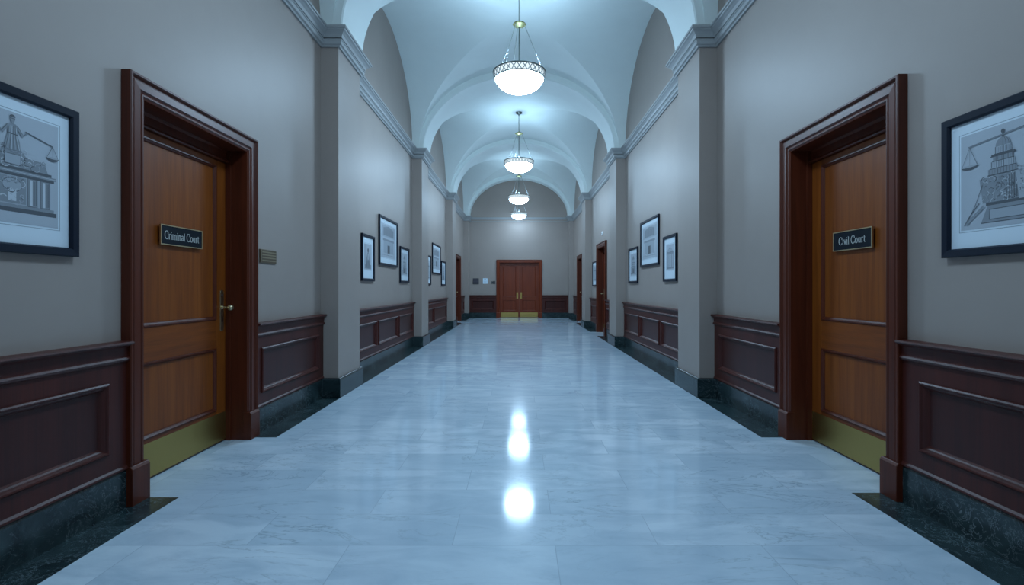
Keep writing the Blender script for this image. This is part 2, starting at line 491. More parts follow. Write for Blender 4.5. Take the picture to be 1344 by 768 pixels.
def leaf(root, u0, u1, nf, zt, mat, matr, handle=0, lock='lever', lower=(0.29, 0.83), up0=1.075, kick=0.262, ki=0.004):
    """nf = position of the leaf face (n), negative = recessed"""
    ST = 0.14; th = 0.045
    L = empty('door_leaf', (0, 0, 0)); L.parent = root
    P = [(u0 + ST, u1 - ST)]
    mb = MB()
    mb.rail(u0, u0 + ST, nf - th, nf, 0.012, zt); mb.rail(u1 - ST, u1, nf - th, nf, 0.012, zt)
    o = mb.build('leaf_stiles', mat, root, bevel=0.002)
    mb = MB()
    a, b = P[0]
    for z0, z1 in ((0.012, lower[0]), (lower[1], up0), (zt - 0.045, zt)): mb.rail(a, b, nf - th, nf - 0.0005, z0, z1)
    mb.build('leaf_rails', matr, root, bevel=0.002)
    bpy.data.objects.remove(L)
    for z0, z1 in (lower, (up0, zt - 0.045)):
        mb = MB(); mb.rail(a, b, nf - 0.035, nf - 0.014, z0, z1); pn = mb.build('door_panel', mat, root)
        mb = MB()
        pr = [(0, -0.0), (0.003, 0.007), (0.012, 0.008), (0.018, 0.002), (0.026, -0.004), (0.030, -0.013), (0.030, -0.02), (0, -0.02)]
        mb.sweep(frame_ring(a, b, z0, z1, [(p, nf + n) for p, n in pr]), closed_path=True)
        mb.build('panel_moulding', M['casing'] if mat is M['leaf'] else mat, pn)
    mb = MB(); mb.rail(u0 + ki, u1 - ki, nf, nf + 0.003, 0.018, kick)
    for i in range(7):
        for z in (0.035, kick - 0.017):
            uu = u0 + ki + 0.025 + (u1 - u0 - 2 * ki - 0.05) * i / 6
            mb.lathe([(0, 0.0015), (0.004, 0.001), (0.005, 0)], 8, (uu, -(nf + 0.003), z), axis='y')
    tag(mb.build('kick_plate', M['brass'], root), 'brushed brass kick plate')
    if lock == 'lever' and handle:
        uh = (u1 - 0.066) if handle > 0 else (u0 + 0.066)
        mb = MB()
        pts = []
        w, z0, z1 = 0.026, 0.975, 1.325
        out = [(uh - w, z0 + 0.012), (uh - w + 0.012, z0), (uh + w - 0.012, z0), (uh + w, z0 + 0.012), (uh + w, z1 - 0.02)]
        out += [(uh + w * math.cos(t), z1 - 0.02 + w * math.sin(t)) for t in [PI * k / 10 for k in range(1, 10)]] + [(uh - w, z1 - 0.02)]
        mb.sweep([[(u, -(nf + n), z) for u, z in out] for n in (0, 0.006)])
        e = mb.build('handle_plate', M['brasso'], root, bevel=0.002)
        mb = MB()
        mb.lathe([(0.018, 0), (0.018, 0.006), (0.010, 0.012), (0.009, 0.045), (0.013, 0.052), (0.022, 0.060), (0.026, 0.072), (0.022, 0.086), (0.014, 0.094), (0, 0.095)], 20, (uh, -(nf + 0.006), 1.178), axis='y')
        mb.tube([(uh, -(nf + 0.045), 1.178), (uh + 0.02 * handle, -(nf + 0.05), 1.180), (uh - 0.055 * handle, -(nf + 0.052), 1.176)], [0.007, 0.008, 0.009])
        mb.build('door_knob', M['brasso'], root, smooth=True)
        mb = MB(); mb.lathe([(0, 0.004), (0.006, 0.004), (0.011, 0)], 14, (uh, -(nf + 0.006), 1.285), axis='y')
        mb.rail(uh - 0.004, uh + 0.004, nf + 0.006, nf + 0.008, 1.05, 1.085)
        mb.build('keyhole', M['darkbox'], e)
    if lock == 'pull':
        uh = (u1 - 0.085) if handle > 0 else (u0 + 0.085)
        mb = MB(); mb.rail(uh - 0.038, uh + 0.038, nf, nf + 0.004, 0.86, 1.15); pl = mb.build('pull_plate', M['brass'], root)
        mb = MB(); mb.tube([(uh, -nf - 0.003, 0.91), (uh, -nf - 0.05, 0.92), (uh, -nf - 0.05, 1.09), (uh, -nf - 0.003, 1.10)], 0.011); mb.build('pull_handle', M['brass'], pl, smooth=True)
    return
def door(n, side, c, h, zt, handle, label, double=False, depth=0.15, mats=('casing', 'leaf', 'leafr')):
    root = empty('door_%d' % n, at_wall(side, c), ROT[side])
    cm, lm, lr = (M[k] for k in mats)
    casing(root, h, zt, cm)
    hi = h - CW; zi = zt - 0.135
    nf = -depth; zl = zi - 0.115
    mb = MB()                                   # jamb lining
    for s in (-1, 1):
        a, b = sorted((s * hi, s * (hi + 0.025))); mb.rail(a, b, nf - 0.10, 0.0, 0.0, zi + 0.025)
        a, b = sorted((s * (hi - 0.016), s * hi)); mb.rail(a, b, nf + 0.002, nf + 0.045, 0.0, zi)   # stop
    mb.rail(-hi, hi, nf - 0.10, 0.0, zi, zi + 0.025)
    mb.build('door_jamb', cm, root)
    mb = MB()
    pr = [(nf - 0.05, zl + 0.003), (nf + 0.028, zl + 0.003), (nf + 0.036, zl + 0.012), (nf + 0.030, zl + 0.028), (nf + 0.016, zl + 0.036), (nf + 0.012, zl + 0.095), (nf + 0.02, zi), (nf - 0.05, zi)]
    mb.sweep([[(u, -q, z) for q, z in pr] for u in (-hi, hi)])
    mb.build('head_rail', cm, root)
    g = 0.004
    if not double:
        leaf(root, -hi + g, hi - g, nf, zl, lm, lr, handle)
    else:
        leaf(root, -hi + g, -g / 2, nf, zl, lm, lm, 1, 'pull', lower=(0.31, 0.80), up0=0.95, kick=0.235, ki=0.045)
        leaf(root, g / 2, hi - g, nf, zl, lm, lm, -1, 'pull', lower=(0.31, 0.80), up0=0.95, kick=0.235, ki=0.045)
    tag(root, label, kind='structure')
    return root
door(1, *DOORS[0], DZ, 1, 'orange-brown panelled wooden door with brass kick plate and the Criminal Court sign')
door(2, *DOORS[1], DZ, 1, 'orange-brown panelled wooden door with brass kick plate and the Civil Court sign')
door(3, *DOORS[2], 2.68, -1, 'reddish wooden door in the third bay between wainscot and a lone picture', mats=('casing', 'endleaf', 'endleaf'))
door(4, *DOORS[3], 2.66, 1, 'narrow-looking far wooden door on the Criminal Court side', mats=('casing', 'endleaf', 'endleaf'))
door(5, *DOORS[4], 2.66, -1, 'far wooden door on the Civil Court side nearest the end wall', mats=('casing', 'endleaf', 'endleaf'))
door(6, *DOORS[5], 2.625, 0, 'reddish-brown double doors with brass pulls and kick plates in the end wall', True, 0.12, ('endleaf', 'endleaf', 'endleaf'))

# ------------------------------------------------------------------ lettering (own stroke glyphs with serifs)
def arc(cx, cy, rx, ry, a0, a1, n=12): return [(cx + rx * math.cos(R(a0 + (a1 - a0) * i / n)), cy + ry * math.sin(R(a0 + (a1 - a0) * i / n))) for i in range(n + 1)]
SER = 0.09
GL = {
 'C': (0.80, [arc(0.44, 0.5, 0.38, 0.5, 48, 312, 20), [(0.70, 0.66), (0.70, 0.95)], [(0.70, 0.06), (0.72, 0.22)]]),
 'r': (0.44, [[(0.14, 0), (0.14, 0.64)], [(0.14, 0.45), (0.22, 0.60), (0.33, 0.65), (0.40, 0.60)], [(0.04, 0.015), (0.26, 0.015)], [(0.04, 0.63), (0.14, 0.63)]]),
 'i': (0.30, [[(0.15, 0), (0.15, 0.64)], [(0.05, 0.015), (0.25, 0.015)], [(0.05, 0.63), (0.15, 0.63)], [(0.15, 0.80), (0.15, 0.90)]]),
 'm': (0.98, [[(0.14, 0), (0.14, 0.64)], [(0.14, 0.5), (0.26, 0.62), (0.38, 0.64), (0.47, 0.55), (0.48, 0.4), (0.48, 0)], [(0.48, 0.5), (0.60, 0.62), (0.72, 0.64), (0.81, 0.55), (0.82, 0.4), (0.82, 0)],
        [(0.04, 0.015), (0.24, 0.015)], [(0.38, 0.015), (0.58, 0.015)], [(0.72, 0.015), (0.92, 0.015)], [(0.04, 0.63), (0.14, 0.63)]]),
 'n': (0.64, [[(0.14, 0), (0.14, 0.64)], [(0.14, 0.5), (0.26, 0.62), (0.38, 0.64), (0.47, 0.55), (0.48, 0.4), (0.48, 0)], [(0.04, 0.015), (0.24, 0.015)], [(0.38, 0.015), (0.58, 0.015)], [(0.04, 0.63), (0.14, 0.63)]]),
 'a': (0.56, [[(0.10, 0.52), (0.18, 0.62), (0.30, 0.64), (0.40, 0.55), (0.41, 0.4), (0.41, 0.08), (0.46, 0.02), (0.53, 0.03)], [(0.41, 0.38), (0.22, 0.33), (0.11, 0.24), (0.09, 0.13), (0.17, 0.02), (0.28, 0.02), (0.41, 0.13)]]),
 'l': (0.30, [[(0.15, 0), (0.15, 0.98)], [(0.05, 0.015), (0.25, 0.015)], [(0.05, 0.97), (0.15, 0.97)]]),
 'o': (0.62, [arc(0.31, 0.32, 0.23, 0.32, 0, 360, 20)]),
 'u': (0.64, [[(0.14, 0.64), (0.14, 0.2), (0.18, 0.06), (0.28, 0.01), (0.40, 0.05), (0.48, 0.15)], [(0.48, 0.64), (0.48, 0.02), (0.58, 0.02)], [(0.04, 0.63), (0.14, 0.63)], [(0.38, 0.63), (0.48, 0.63)]]),
 't': (0.40, [[(0.17, 0.84), (0.17, 0.12), (0.22, 0.02), (0.36, 0.05)], [(0.04, 0.62), (0.35, 0.62)]]),
 'v': (0.56, [[(0.08, 0.62), (0.28, 0.0)], [(0.28, 0.0), (0.48, 0.62)], [(0.0, 0.63), (0.18, 0.63)], [(0.40, 0.63), (0.56, 0.63)]]),
 ' ': (0.34, []),
}
def ribbon(mb, pts, wv, wh, y, mat=None, th=0.0):
    n = len(pts)
    P = []
    for i, (x, z) in enumerate(pts):
        x0, z0 = pts[max(i - 1, 0)]; x1, z1 = pts[min(i + 1, n - 1)]
        dx, dz = x1 - x0, z1 - z0; L = math.hypot(dx, dz) or 1
        w = wh + (wv - wh) * abs(dz) / L
        P.append((x, z, -dz / L * w / 2, dx / L * w / 2))
    for i in range(n - 1):
        a, b = P[i], P[i + 1]
        q = [(a[0] + a[2], y, a[1] + a[3]), (b[0] + b[2], y, b[1] + b[3]), (b[0] - b[2], y, b[1] - b[3]), (a[0] - a[2], y, a[1] - a[3])]
        if th:
            mb.sweep([q, [(p[0], y - th, p[2]) for p in q]], mat=mat)
        else: mb.poly(q, mat)
def write(mb, text, h, width, y, zc, mat=None):
    tot = sum(GL[c][0] for c in text); sx = width / tot; x = -width / 2
    for ch in text:
        adv, st = GL[ch]
        for s in st: ribbon(mb, [(x + px * sx, zc - h / 2 + pz * h) for px, pz in s], 0.0062, 0.0034, y, mat, 0.0006)
        x += adv * sx
def door_sign(side, pos, z0, z1, w, text, label, tw):
    x = {'L': -(WALL + 0.15), 'R': WALL + 0.15}[side]
    root = tag(empty('door_sign', (x, pos, z0), ROT[side]), label, 'sign')
    h = z1 - z0
    mb = MB(); mb.rail(-w / 2 + 0.004, w / 2 - 0.004, 0, 0.010, 0.004, h - 0.004); mb.build('sign_plate', M['signblk'], root)
    mb = MB(); mb.sweep(frame_ring(-w / 2, w / 2, 0, h, [(0, 0), (0, 0.013), (0.007, 0.013), (0.007, 0)]), closed_path=True); mb.build('gilt_border', M['gold'], root)
    mb = MB(); write(mb, text, 0.060, tw, -0.0102, h * 0.50); mb.build('lettering', M['signtxt'], root)
door_sign('L', 3.815, 1.667, 1.815, 0.47, 'Criminal Court', 'black gilt-edged plate reading Criminal Court on the orange-brown door', 0.39)
door_sign('R', 3.855, 1.648, 1.803, 0.45, 'Civil Court', 'black gilt-edged plate reading Civil Court on the orange-brown door', 0.31)

root = tag(empty('wall_plaque', at_wall('L', 4.825, 1.59), ROT['L']), 'small ribbed bronze plaque on the wall beside the Criminal Court door casing', 'plaque')
mb = MB(); mb.rail(-0.155, 0.155, 0, 0.012, 0, 0.13); mb.build('plate', M['bronze'], root, bevel=0.002)
mb = MB()
for k in range(4): mb.rail(-0.12, 0.145, 0.012, 0.014, 0.018 + k * 0.027, 0.029 + k * 0.027)
mb.rail(-0.15, -0.138, 0.012, 0.015, 0.008, 0.122)
mb.build('raised_lines', M['bronzel'], root)

# ------------------------------------------------------------------ framed pictures
def picture(side, y0, y1, z0, z1, label, art, group=None, fw=0.045, matw=(0.075, 0.095), name='framed_picture'):
    c = (y0 + y1) / 2; w, h = y1 - y0, z1 - z0
    root = tag(empty(name, at_wall(side, c, z0), ROT[side]), label, 'picture', group)
    mb = MB(); mb.sweep(frame_ring(-w / 2, w / 2, 0, h, [(0, 0.004), (0, 0.032), (0.005, 0.036), (fw - 0.008, 0.034), (fw, 0.024), (fw, 0.004)]), closed_path=True)
    mb.build('frame', M['frame'], root)
    mb = MB(); mb.rail(-w / 2 + fw - 0.004, w / 2 - fw + 0.004, 0.0, 0.014, fw - 0.004, h - fw + 0.004); mb.build('mat_board', M['mat'], root)
    a, b = -w / 2 + fw + matw[0], w / 2 - fw - matw[0]; lo, hi = fw + matw[1] * 1.15, h - fw - matw[1] * 0.85
    mb = MB(); e = 0.012
    mb.sweep(frame_ring(a - e, b + e, lo - e, hi + e, [(0, 0.0145), (0.0025, 0.0145), (0.0025, 0.013), (0, 0.013)]), closed_path=True); mb.build('plate_line', M['matline'], root)
    mb = MB(); mb.rail(a, b, 0.013, 0.0150, lo, hi); pr = mb.build('print', M['print'], root)
    D = Draw(a, b, lo, hi); art(D)
    D.mb.build('drawing', M['ink'], pr)
    return root
class Draw:
    """ink drawing lying on the print: unit square -> print area"""
    def __init__(s, a, b, lo, hi): s.a, s.b, s.lo, s.hi = a, b, lo, hi; s.mb = MB(); s.k = 0
    def T(s, p): return (s.a + (s.b - s.a) * p[0], s.lo + (s.hi - s.lo) * p[1])
    def y(s): s.k += 1; return -(0.0151 + 0.000012 * s.k)
    def fill(s, pts, m='ink2'):
        y = s.y(); s.mb.poly([(*(lambda q: (q[0], y, q[1]))(s.T(p)),) for p in pts], M[m])
    def line(s, pts, w=0.0035, m='ink'): ribbon(s.mb, [s.T(p) for p in pts], w, w, s.y(), M[m])
    def rect(s, x0, y0, x1, y1, m='ink2'): s.fill([(x0, y0), (x1, y0), (x1, y1), (x0, y1)], m)
    def box(s, x0, y0, x1, y1, w=0.003, m='ink'): s.line([(x0, y0), (x1, y0), (x1, y1), (x0, y1), (x0, y0)], w, m)
    def ell(s, cx, cy, rx, ry, m='ink2', a0=0, a1=360): s.fill(arc(cx, cy, rx, ry, a0, a1, 16)[:-1 if a1 - a0 == 360 else None], m)
    def hatch(s, x0, y0, x1, y1, n, w=0.0015, m='ink', slant=0.0, rnd=random.Random(3)):
        for i in range(n):
            x = x0 + (x1 - x0) * (i + 0.5) / n
            s.line([(x, y0 + rnd.random() * 0.01), (x + slant, y1 - rnd.random() * 0.01)], w * (0.6 + rnd.random()), m)
    def scribble(s, x0, y0, x1, y1, n, seed=1, mats=('ink', 'ink2', 'inkw', 'ink3')):
        r = random.Random(seed)
        for i in range(n):
            cx, cy = x0 + (x1 - x0) * r.random(), y0 + (y1 - y0) * r.random()
            a0 = r.random() * 360; rr = 0.012 + 0.03 * r.random()
            s.line(arc(cx, cy, rr, rr * 0.8, a0, a0 + 60 + 160 * r.random(), 5), 0.0016 + 0.0025 * r.random(), mats[i % len(mats)])
    def pan(s, x, ytop, yb, w, hw=0.0028):
        s.line([(x, ytop), (x - w, yb)], 0.002); s.line([(x, ytop), (x + w, yb)], 0.002); s.line([(x, ytop), (x, yb)], 0.0015, 'ink2')
        s.ell(x, yb, w * 1.1, 0.035, 'ink', 180, 360); s.ell(x, yb, w * 1.1, 0.010, 'ink3')

def art_justice(D):
    D.rect(0.02, 0.10, 0.98, 0.14, 'ink'); D.rect(0.05, 0.14, 0.95, 0.17, 'ink2')
    D.rect(0.09, 0.17, 0.91, 0.43, 'ink3')
    for x in (0.10, 0.24, 0.66, 0.80):
        D.rect(x, 0.17, x + 0.10, 0.43, 'ink2'); D.rect(x + 0.025, 0.18, x + 0.05, 0.42, 'inkw'); D.hatch(x + 0.055, 0.18, x + 0.095, 0.42, 3, 0.002)
        D.box(x, 0.17, x + 0.10, 0.43)
    D.rect(0.36, 0.18, 0.64, 0.42, 'ink2'); D.ell(0.5, 0.345, 0.10, 0.06, 'ink3'); D.line(arc(0.5, 0.345, 0.10, 0.06, 0, 360), 0.003); D.rect(0.46, 0.20, 0.54, 0.30, 'inkw')
    D.scribble(0.38, 0.19, 0.62, 0.41, 40, 2)
    D.rect(0.05, 0.43, 0.95, 0.455, 'ink'); D.rect(0.03, 0.455, 0.97, 0.485, 'ink2'); D.rect(0.08, 0.485, 0.92, 0.51, 'ink')
    D.line([(0.03, 0.47), (0.97, 0.47)], 0.002, 'inkw')
    D.fill([(0.12, 0.51), (0.88, 0.51), (0.84, 0.60), (0.64, 0.62), (0.58, 0.68), (0.42, 0.68), (0.36, 0.62), (0.16, 0.60)], 'ink2')
    D.scribble(0.14, 0.52, 0.86, 0.60, 70, 5); D.scribble(0.36, 0.58, 0.64, 0.68, 30, 8)
    D.rect(0.42, 0.53, 0.58, 0.62, 'ink3'); D.box(0.42, 0.53, 0.58, 0.62)
    D.fill([(0.42, 0.66), (0.58, 0.66), (0.572, 0.74), (0.548, 0.80), (0.556, 0.875), (0.53, 0.895), (0.47, 0.895), (0.444, 0.875), (0.452, 0.80), (0.428, 0.74)], 'ink2')
    for i in range(8): D.line([(0.43 + i * 0.02, 0.665), (0.455 + i * 0.0125, 0.77), (0.465 + i * 0.010, 0.875)], 0.0022, ('ink', 'ink3', 'ink', 'inkw')[i % 4])
    D.line([(0.448, 0.805), (0.552, 0.80)], 0.005, 'ink')
    D.rect(0.487, 0.89, 0.513, 0.92, 'ink2'); D.ell(0.5, 0.938, 0.026, 0.031, 'ink2'); D.ell(0.5, 0.953, 0.029, 0.022, 'ink', 0, 180); D.line([(0.475, 0.940), (0.525, 0.940)], 0.003)
    for s in (-1, 1):
        D.line([(0.5 + s * 0.04, 0.88), (0.5 + s * 0.10, 0.80), (0.5 + s * 0.15, 0.845)], 0.012, 'ink2'); D.line([(0.5 + s * 0.055, 0.875), (0.5 + s * 0.11, 0.81), (0.5 + s * 0.15, 0.85)], 0.0025)
        D.line([(0.5 + s * 0.13, 0.855), (0.5 + s * 0.43, 0.79)], 0.005, 'ink'); D.pan(0.5 + s * 0.43, 0.79, 0.68, 0.065)
def art_dome(D):
    D.fill([(0.26, 0.05), (0.92, 0.05), (0.86, 0.22), (0.34, 0.22)], 'ink2'); D.box(0.36, 0.08, 0.80, 0.18, 0.004); D.rect(0.37, 0.085, 0.79, 0.175, 'ink3')
    D.line([(0.26, 0.05), (0.92, 0.05)], 0.005); D.rect(0.32, 0.22, 0.88, 0.25, 'ink')
    D.fill([(0.28, 0.25), (0.80, 0.25), (0.82, 0.52), (0.24, 0.50)], 'ink2'); D.scribble(0.28, 0.26, 0.79, 0.50, 110, 11)
    D.hatch(0.55, 0.26, 0.80, 0.50, 9, 0.0025)
    D.fill([(0.70, 0.24), (0.86, 0.24), (0.84, 0.56), (0.66, 0.54)], 'ink3'); D.scribble(0.70, 0.26, 0.84, 0.54, 40, 13)
    D.line([(0.30, 0.22), (0.16, 0.12), (0.08, 0.06)], 0.016, 'ink2'); D.line([(0.24, 0.26), (0.12, 0.14), (0.05, 0.05), (0.12, 0.05)], 0.004); D.line([(0.28, 0.44), (0.20, 0.26), (0.10, 0.10)], 0.003)
    for i, (x0, x1, y0, y1) in enumerate(((0.35, 0.68, 0.52, 0.58), (0.38, 0.66, 0.58, 0.65), (0.41, 0.64, 0.65, 0.71), (0.39, 0.66, 0.70, 0.72), (0.43, 0.62, 0.72, 0.79))):
        D.rect(x0, y0, x1, y1, ('ink2', 'ink3', 'ink2', 'ink', 'ink3')[i]); D.hatch(x0, y0, x1, y1, 10, 0.002); D.line([(x0 - 0.01, y0), (x1 + 0.01, y0)], 0.004)
    D.ell(0.525, 0.79, 0.085, 0.085, 'ink2', 0, 180)
    for k in range(5): D.line(arc(0.525, 0.79, 0.085 * (k - 2) / 2.5, 0.085, 90, 180 if k < 2 else 0, 8), 0.002)
    D.line([(0.525, 0.87), (0.525, 0.95)], 0.006); D.ell(0.525, 0.93, 0.022, 0.02, 'ink')
    D.line([(0.10, 0.865), (0.95, 0.925)], 0.006, 'ink2'); D.line([(0.10, 0.87), (0.95, 0.93)], 0.002, 'ink')
    D.pan(0.12, 0.86, 0.665, 0.10); D.pan(0.93, 0.92, 0.72, 0.10)
def art_tower(seed, x0=0.25, x1=0.75):
    def f(D):
        r = random.Random(seed)
        D.rect(0.04, 0.06, 0.96, 0.10, 'ink2'); D.rect(x0, 0.10, x1, 0.62, 'ink2'); D.rect(x0 + 0.06, 0.62, x1 - 0.06, 0.74, 'ink3')
        D.fill([(x0 + 0.04, 0.74), (x1 - 0.04, 0.74), (0.5, 0.93)], 'ink2'); D.hatch(x0, 0.10, x1, 0.62, 9, 0.004); D.rect(0.44, 0.10, 0.56, 0.30, 'ink')
        for i in range(3):
            for j in range(3): D.rect(x0 + 0.06 + j * 0.15, 0.36 + i * 0.085, x0 + 0.12 + j * 0.15, 0.41 + i * 0.085, 'inkw')
        D.rect(0.05, 0.10, x0, 0.10 + 0.3 * r.random() + 0.08, 'ink3'); D.rect(x1, 0.10, 0.95, 0.10 + 0.3 * r.random() + 0.08, 'ink3')
    return f
def art_columns(seed):
    def f(D):
        D.rect(0.04, 0.05, 0.96, 0.12, 'ink2'); D.rect(0.06, 0.62, 0.94, 0.70, 'ink2'); D.fill([(0.06, 0.70), (0.94, 0.70), (0.5, 0.90)], 'ink3')
        for i in range(5):
            x = 0.10 + i * 0.175; D.rect(x, 0.12, x + 0.10, 0.62, 'ink2'); D.rect(x + 0.02, 0.12, x + 0.045, 0.62, 'inkw'); D.hatch(x + 0.06, 0.12, x + 0.10, 0.62, 2, 0.004)
        D.line([(0.06, 0.70), (0.5, 0.90), (0.94, 0.70), (0.06, 0.70)], 0.004)
    return f
def art_hall(seed):
    def f(D):
        r = random.Random(seed)
        D.rect(0.03, 0.62, 0.97, 0.95, 'ink3'); D.rect(0.15, 0.66, 0.85, 0.88, 'ink2'); D.hatch(0.15, 0.66, 0.85, 0.88, 13, 0.006); D.fill([(0.15, 0.88), (0.85, 0.88), (0.5, 0.96)], 'ink2')
        D.rect(0.12, 0.50, 0.88, 0.56, 'ink2'); D.rect(0.16, 0.14, 0.84, 0.50, 'ink3'); D.hatch(0.16, 0.14, 0.84, 0.50, 11, 0.008, 'ink2')
        D.rect(0.42, 0.14, 0.58, 0.38, 'ink'); D.scribble(0.1, 0.05, 0.9, 0.14, 40, seed); D.line([(0.05, 0.08), (0.95, 0.08)], 0.006, 'ink2')
    return f
def art_figure(seed):
    def f(D):
        D.rect(0.05, 0.04, 0.95, 0.20, 'ink2'); D.rect(0.0, 0.20, 0.32, 0.98, 'ink3')
        D.fill([(0.22, 0.05), (0.82, 0.05), (0.72, 0.45), (0.62, 0.66), (0.42, 0.66), (0.30, 0.45)], 'ink2'); D.ell(0.52, 0.75, 0.09, 0.09, 'ink')
        D.line([(0.34, 0.10), (0.40, 0.45), (0.46, 0.64)], 0.012, 'ink'); D.line([(0.66, 0.08), (0.62, 0.4)], 0.010, 'ink'); D.rect(0.48, 0.40, 0.56, 0.62, 'inkw')
        D.hatch(0.30, 0.05, 0.75, 0.35, 8, 0.005)
    return f
picture('L', 2.035, 2.725, 1.52, 2.315, 'large black-framed print of a statue with scales on a monument, near the Criminal Court door', art_justice, None, 0.046, (0.062, 0.085))
picture('R', 2.165, 2.835, 1.52, 2.295, 'large black-framed print of a domed tower bearing scales, near the Civil Court door', art_dome, None, 0.046, (0.062, 0.085))
GA = 'framed prints between the first and second pilasters, %s side'
picture('L', 7.66, 8.32, 1.46, 2.205, 'small tall frame with a dark robed figure, nearest of three past the Criminal Court door', art_figure(1), GA % CC, matw=(0.10, 0.12))
picture('L', 8.62, 9.90, 1.755, 2.64, 'large high-hung frame between two smaller ones, first group on the Criminal Court side', art_hall(2), GA % CC, matw=(0.09, 0.09))
picture('L', 10.14, 10.94, 1.46, 2.21, 'small frame with a grey tower print beside the second pilaster, Criminal Court side', art_tower(3), GA % CC, matw=(0.10, 0.10))
picture('R', 7.63, 8.32, 1.455, 2.20, 'small frame with a columned building, nearest of three past the Civil Court door', art_columns(4), GA % CV, matw=(0.10, 0.12))
picture('R', 8.60, 9.88, 1.755, 2.64, 'large high-hung frame between two smaller ones on the Civil Court side', art_hall(5), GA % CV, matw=(0.09, 0.09))
picture('R', 10.13, 10.94, 1.455, 2.205, 'small frame with a dark tower print beside the second pilaster, Civil Court side', art_tower(6), GA % CV, matw=(0.10, 0.10))
GB = 'framed prints between the second and third pilasters'
picture('L', 12.93, 13.67, 1.43, 2.23, 'small frame half hidden behind the second pilaster on the Criminal Court side', art_columns(7), GB, matw=(0.10, 0.10))
picture('L', 13.93, 15.35, 1.755, 2.63, 'large high-hung frame of the farther picture group on the Criminal Court side', art_hall(8), GB, matw=(0.12, 0.09))
picture('L', 15.55, 16.40, 1.43, 2.21, 'farthest small frame on the Criminal Court side, beside the third pilaster', art_tower(9), GB, matw=(0.10, 0.10))
picture('R', 15.50, 16.30, 1.41, 2.20, 'lone narrow frame past the third-bay door on the Civil Court side', art_columns(10), GB, matw=(0.10, 0.10))

# small fittings
root = tag(empty('wall_detector', at_wall('R', 14.45, 2.94), ROT['R']), 'tiny round white detector on the wall above the third-bay door', 'detector')
mb = MB(); mb.lathe([(0.06, 0), (0.06, 0.02), (0.045, 0.035), (0, 0.038)], 20, axis='y'); mb.build('detector_body', M['white'], root, smooth=True)
mb = MB(); mb.lathe([(0.012, 0.036), (0.010, 0.042), (0, 0.043)], 12, axis='y'); mb.build('detector_lens', M['darkbox'], root)

root = tag(empty('notice_sign', at_wall('E', -1.945, 1.52), 0), 'dark square notice panel on the end wall, farthest from the double doors', 'sign')
mb = MB(); mb.rail(-0.135, 0.135, 0, 0.02, 0, 0.265); mb.build('board', M['darkbox'], root, bevel=0.003)
mb = MB()
for k in range(3): mb.rail(-0.115, 0.115, 0.02, 0.022, 0.03 + k * 0.075, 0.085 + k * 0.075)
mb.build('dark_insert', simple('board_insert', (0.07, 0.06, 0.08), 0.5), root)
root = tag(empty('paper_notice', at_wall('E', -1.52, 1.54), 0), 'pale blue paper notice on the end wall between two dark fittings', 'notice')
mb = MB(); mb.rail(-0.105, 0.105, 0, 0.004, 0, 0.25); mb.build('sheet', M['paper'], root)
mb = MB()
mb.rail(-0.05, 0.03, 0.004, 0.005, 0.195, 0.213); mb.rail(-0.03, 0.01, 0.004, 0.005, 0.165, 0.178)
for k in range(4): mb.rail(-0.075, 0.075 - 0.02 * (k % 2), 0.004, 0.005, 0.04 + k * 0.027, 0.046 + k * 0.027)
mb.build('printed_lines', M['ink3'], root)
root = tag(empty('wall_switch', at_wall('E', -1.165, 1.53), 0), 'small dark double switch plate on the end wall beside the double doors', 'switch')
mb = MB(); mb.rail(-0.095, -0.010, 0, 0.018, 0.015, 0.115); mb.rail(0.0, 0.095, 0, 0.018, 0.0, 0.13); mb.rail(-0.08, 0.08, 0, 0.010, 0.03, 0.10); mb.build('switch_plate', M['darkbox'], root, bevel=0.003)
mb = MB(); mb.rail(-0.065, -0.040, 0.018, 0.024, 0.045, 0.085); mb.build('switch_rocker', M['steel'], root); mb = MB(); mb.rail(0.035, 0.06, 0.018, 0.024, 0.045, 0.085); mb.build('switch_rocker', M['steel'], root)

